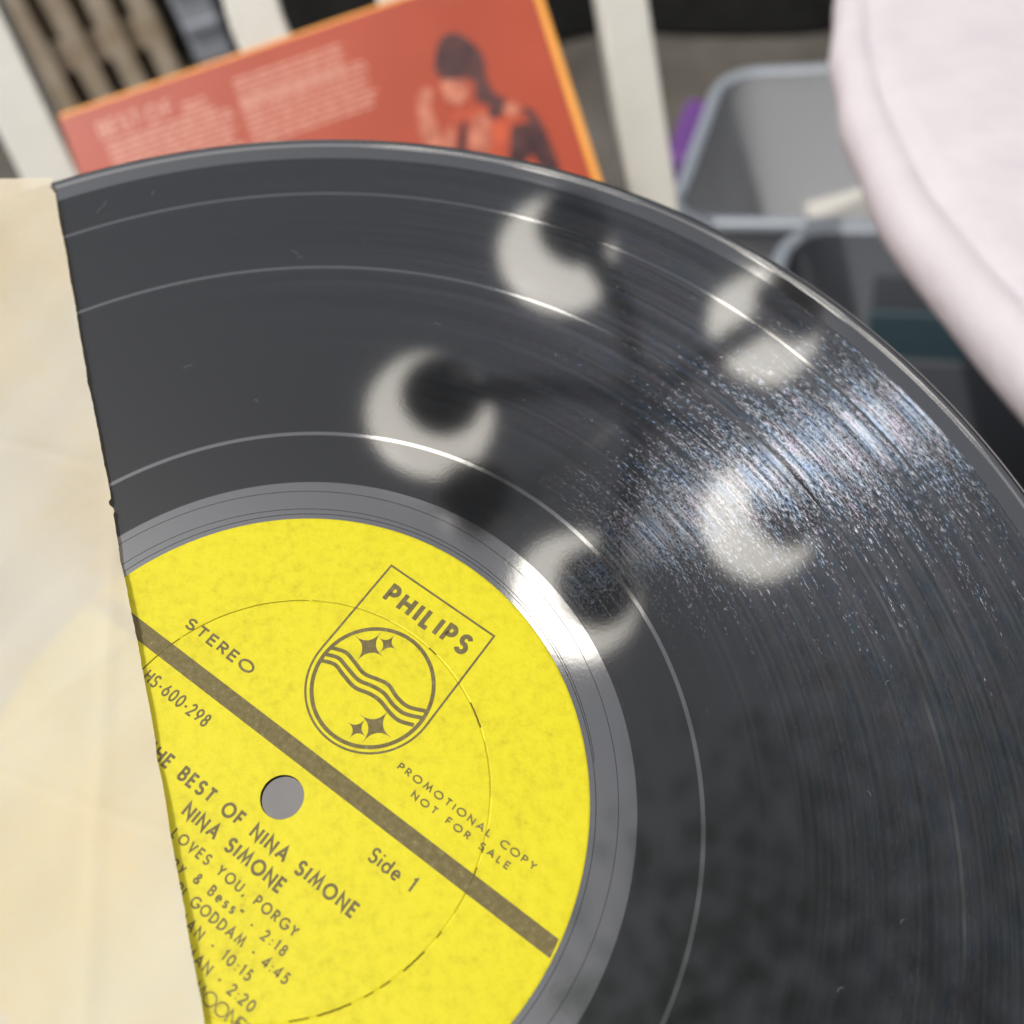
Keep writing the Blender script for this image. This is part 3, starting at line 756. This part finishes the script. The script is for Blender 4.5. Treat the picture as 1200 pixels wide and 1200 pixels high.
W3 = [(-10.1, 20.75), (-7.6, 21.68), (-4.99, 21.07), (-2.04, 20.53), (.74, 21.15), (3.0, 21.24), (5.69, 20.6), (7.88, 20.44), (10.4, 21.3)]
for i, W in enumerate((W1, W2, W3)): E_.add(ribbon(smooth(W), .70, .008+.004*(i % 2)))
def star(tips, z):
    c = Vector((sum(t[0] for t in tips)/4, sum(t[1] for t in tips)/4)); pts = []
    tips = [c+(Vector(t)-c)*1.1 for t in tips]
    for i in range(4):
        a = Vector(tips[i]); b = Vector(tips[(i+1) % 4]); mid = c+((a+b)/2-c)*.36
        for k in range(6):
            t = k/6; pts.append((1-t)**2*a+2*t*(1-t)*(c-((a+b)/2-c)*.04)+t*t*b)
    vs = [(c.x, c.y, z)]+[(p.x, p.y, z) for p in pts]; n = len(pts)
    fs = [(0, 1+(i+1) % n, 1+i) for i in range(n)]
    E_.add((vs, fs))
star([(-7.86, 27.86), (-4.7, 31.0), (-1.6, 27.83), (-4.82, 24.5)], .0)
star([(-4.35, 30.1), (-2.45, 32.15), (-.5, 30.21), (-2.4, 28.0)], .008)
star([(1.94, 17.34), (5.29, 20.7), (8.4, 17.33), (5.14, 14.0)], .0)
star([(.95, 15.09), (2.98, 17.25), (4.95, 14.95), (2.89, 13.1)], .008)
v_, f_ = to_rec(E_); from_data('emblem', v_, f_, M_INK, lab)
# stripe across the label, clipped by the label's edge
B_ = Mesh(); v0, v1 = 4.72, 7.82; Rl = 50.3; n = 12
pts = [(-sqrt(Rl**2-(v0+(v1-v0)*i/n)**2), v0+(v1-v0)*i/n) for i in range(n+1)]+[(sqrt(Rl**2-(v1-(v1-v0)*i/n)**2), v1-(v1-v0)*i/n) for i in range(n+1)]
# split into cells so that it follows the pressing ring
def clipbar(u0, u1): return [(u0, v0, 0), (u1, v0, 0), (u1, v1, 0), (u0, v1, 0)], [(0, 1, 2, 3)]
B_.add(([(x, y, -.004) for x, y in pts], [tuple(range(len(pts)))[::-1]]))
v_, f_ = to_rec(B_); from_data('stripe', v_, f_, M_INK, lab)
# pressing ring: dark cracks, and long strips painting the shade of its upper left
K = Mesh()
def ring_strip(a0, a1, w_, r0=34.1):
    n = 10; K.add(ribbon([((r0+.04*sin(i*2.1))*cos(radians(a0+(a1-a0)*i/n))*mm, (r0+.04*sin(i*2.1))*sin(radians(a0+(a1-a0)*i/n))*mm) for i in range(n+1)], w_*mm, (PZ+.03)*mm))
for a0, a1, w_ in ((128, 168, .14), (88, 127, .09), (62, 87, .06), (44, 47, .2), (18, 26, .22), (-2, 14, .05), (-17, -15.5, .25), (-26, -21, .2), (-34, -27, .06), (-41.5, -39.5, .15), (-53, -46, .25), (-60, -57, .2), (-64.5, -62, .2), (-77, -68, .26), (-84, -79, .2)): ring_strip(a0, a1, w_)
K.build('crack_and_shade', M_CRACK_SHADE, lab)

# ------------------------------------------------------------------ paper sleeve round the record
slv = thing('paper_sleeve', 'cream aged paper inner sleeve covering the left of the black record', 'record sleeve', RM)
CREASES = [(0, 78, .94, -.34, .22, 2.2), (20, 96, .99, .12, .16, 1.6), (6, 118, .8, .6, .14, 1.5), (30, 60, .3, .95, .2, 3), (0, 34, .97, .2, .13, 1.4), (14, 160, .2, .98, .16, 2.4), (0, 150, .9, -.43, .12, 1.5)]
CHIPS = [(3, .9, 2), (58, .2, 2.4), (86.5, .8, 1.1), (88.1, -.4, .7), (99, .35, 5), (31, .15, 1.1), (137, .2, 3)]
def sheet(name, z0, front):
    A = Vector((-63.8, 135.7)); D = Vector((55.1, -169.7)).normalized(); Lf = Vector((-1, -.045)).normalized()
    nu, nv = 110, 420; vs, fs = [], []; Wd, Ht = 150.0, 312.0
    for j in range(nv+1):
        for i in range(nu+1):
            s = Ht*j/nv; q = (i/nu); q = Wd*q*q*.6+Wd*q*.4
            wob = (.14*sin(s*.037)+.07*sin(s*.13+1)+.045*sin(s*.41+2)+.05*random.uniform(-1, 1)) if i == 0 else 0
            if i == 0: wob += sum(cd_*max(0, 1-abs(s-cs)/cw) for cs, cd_, cw in CHIPS)
            p = A+D*s+Lf*(q+wob)
            z = z0
            if front:
                for (c0, c1, dx, dy, hh, ww) in CREASES:
                    dd = abs((q-c0)*dy-(s-c1)*dx); z += hh*max(0, 1-dd/ww)
                z += .55*math.exp(-q/22)*(1+.5*sin(s*.035+.6)) + .35*sin(q*.06+s*.02)*min(1, q/20) + .12*sin(q*.21+s*.13)+.08*sin(q*.4-s*.33)
            vs.append((p.x*mm, p.y*mm, z*mm))
    for j in range(nv):
        for i in range(nu):
            a = j*(nu+1)+i; fs.append((a, a+nu+1, a+nu+2, a+1) if False else (a, a+1, a+nu+2, a+nu+1))
    o = from_data(name, vs, fs, M_SLEEVE, slv, True)
    return o
sheet('front_sheet', .75, True)
sheet('back_sheet', -2.2, False)
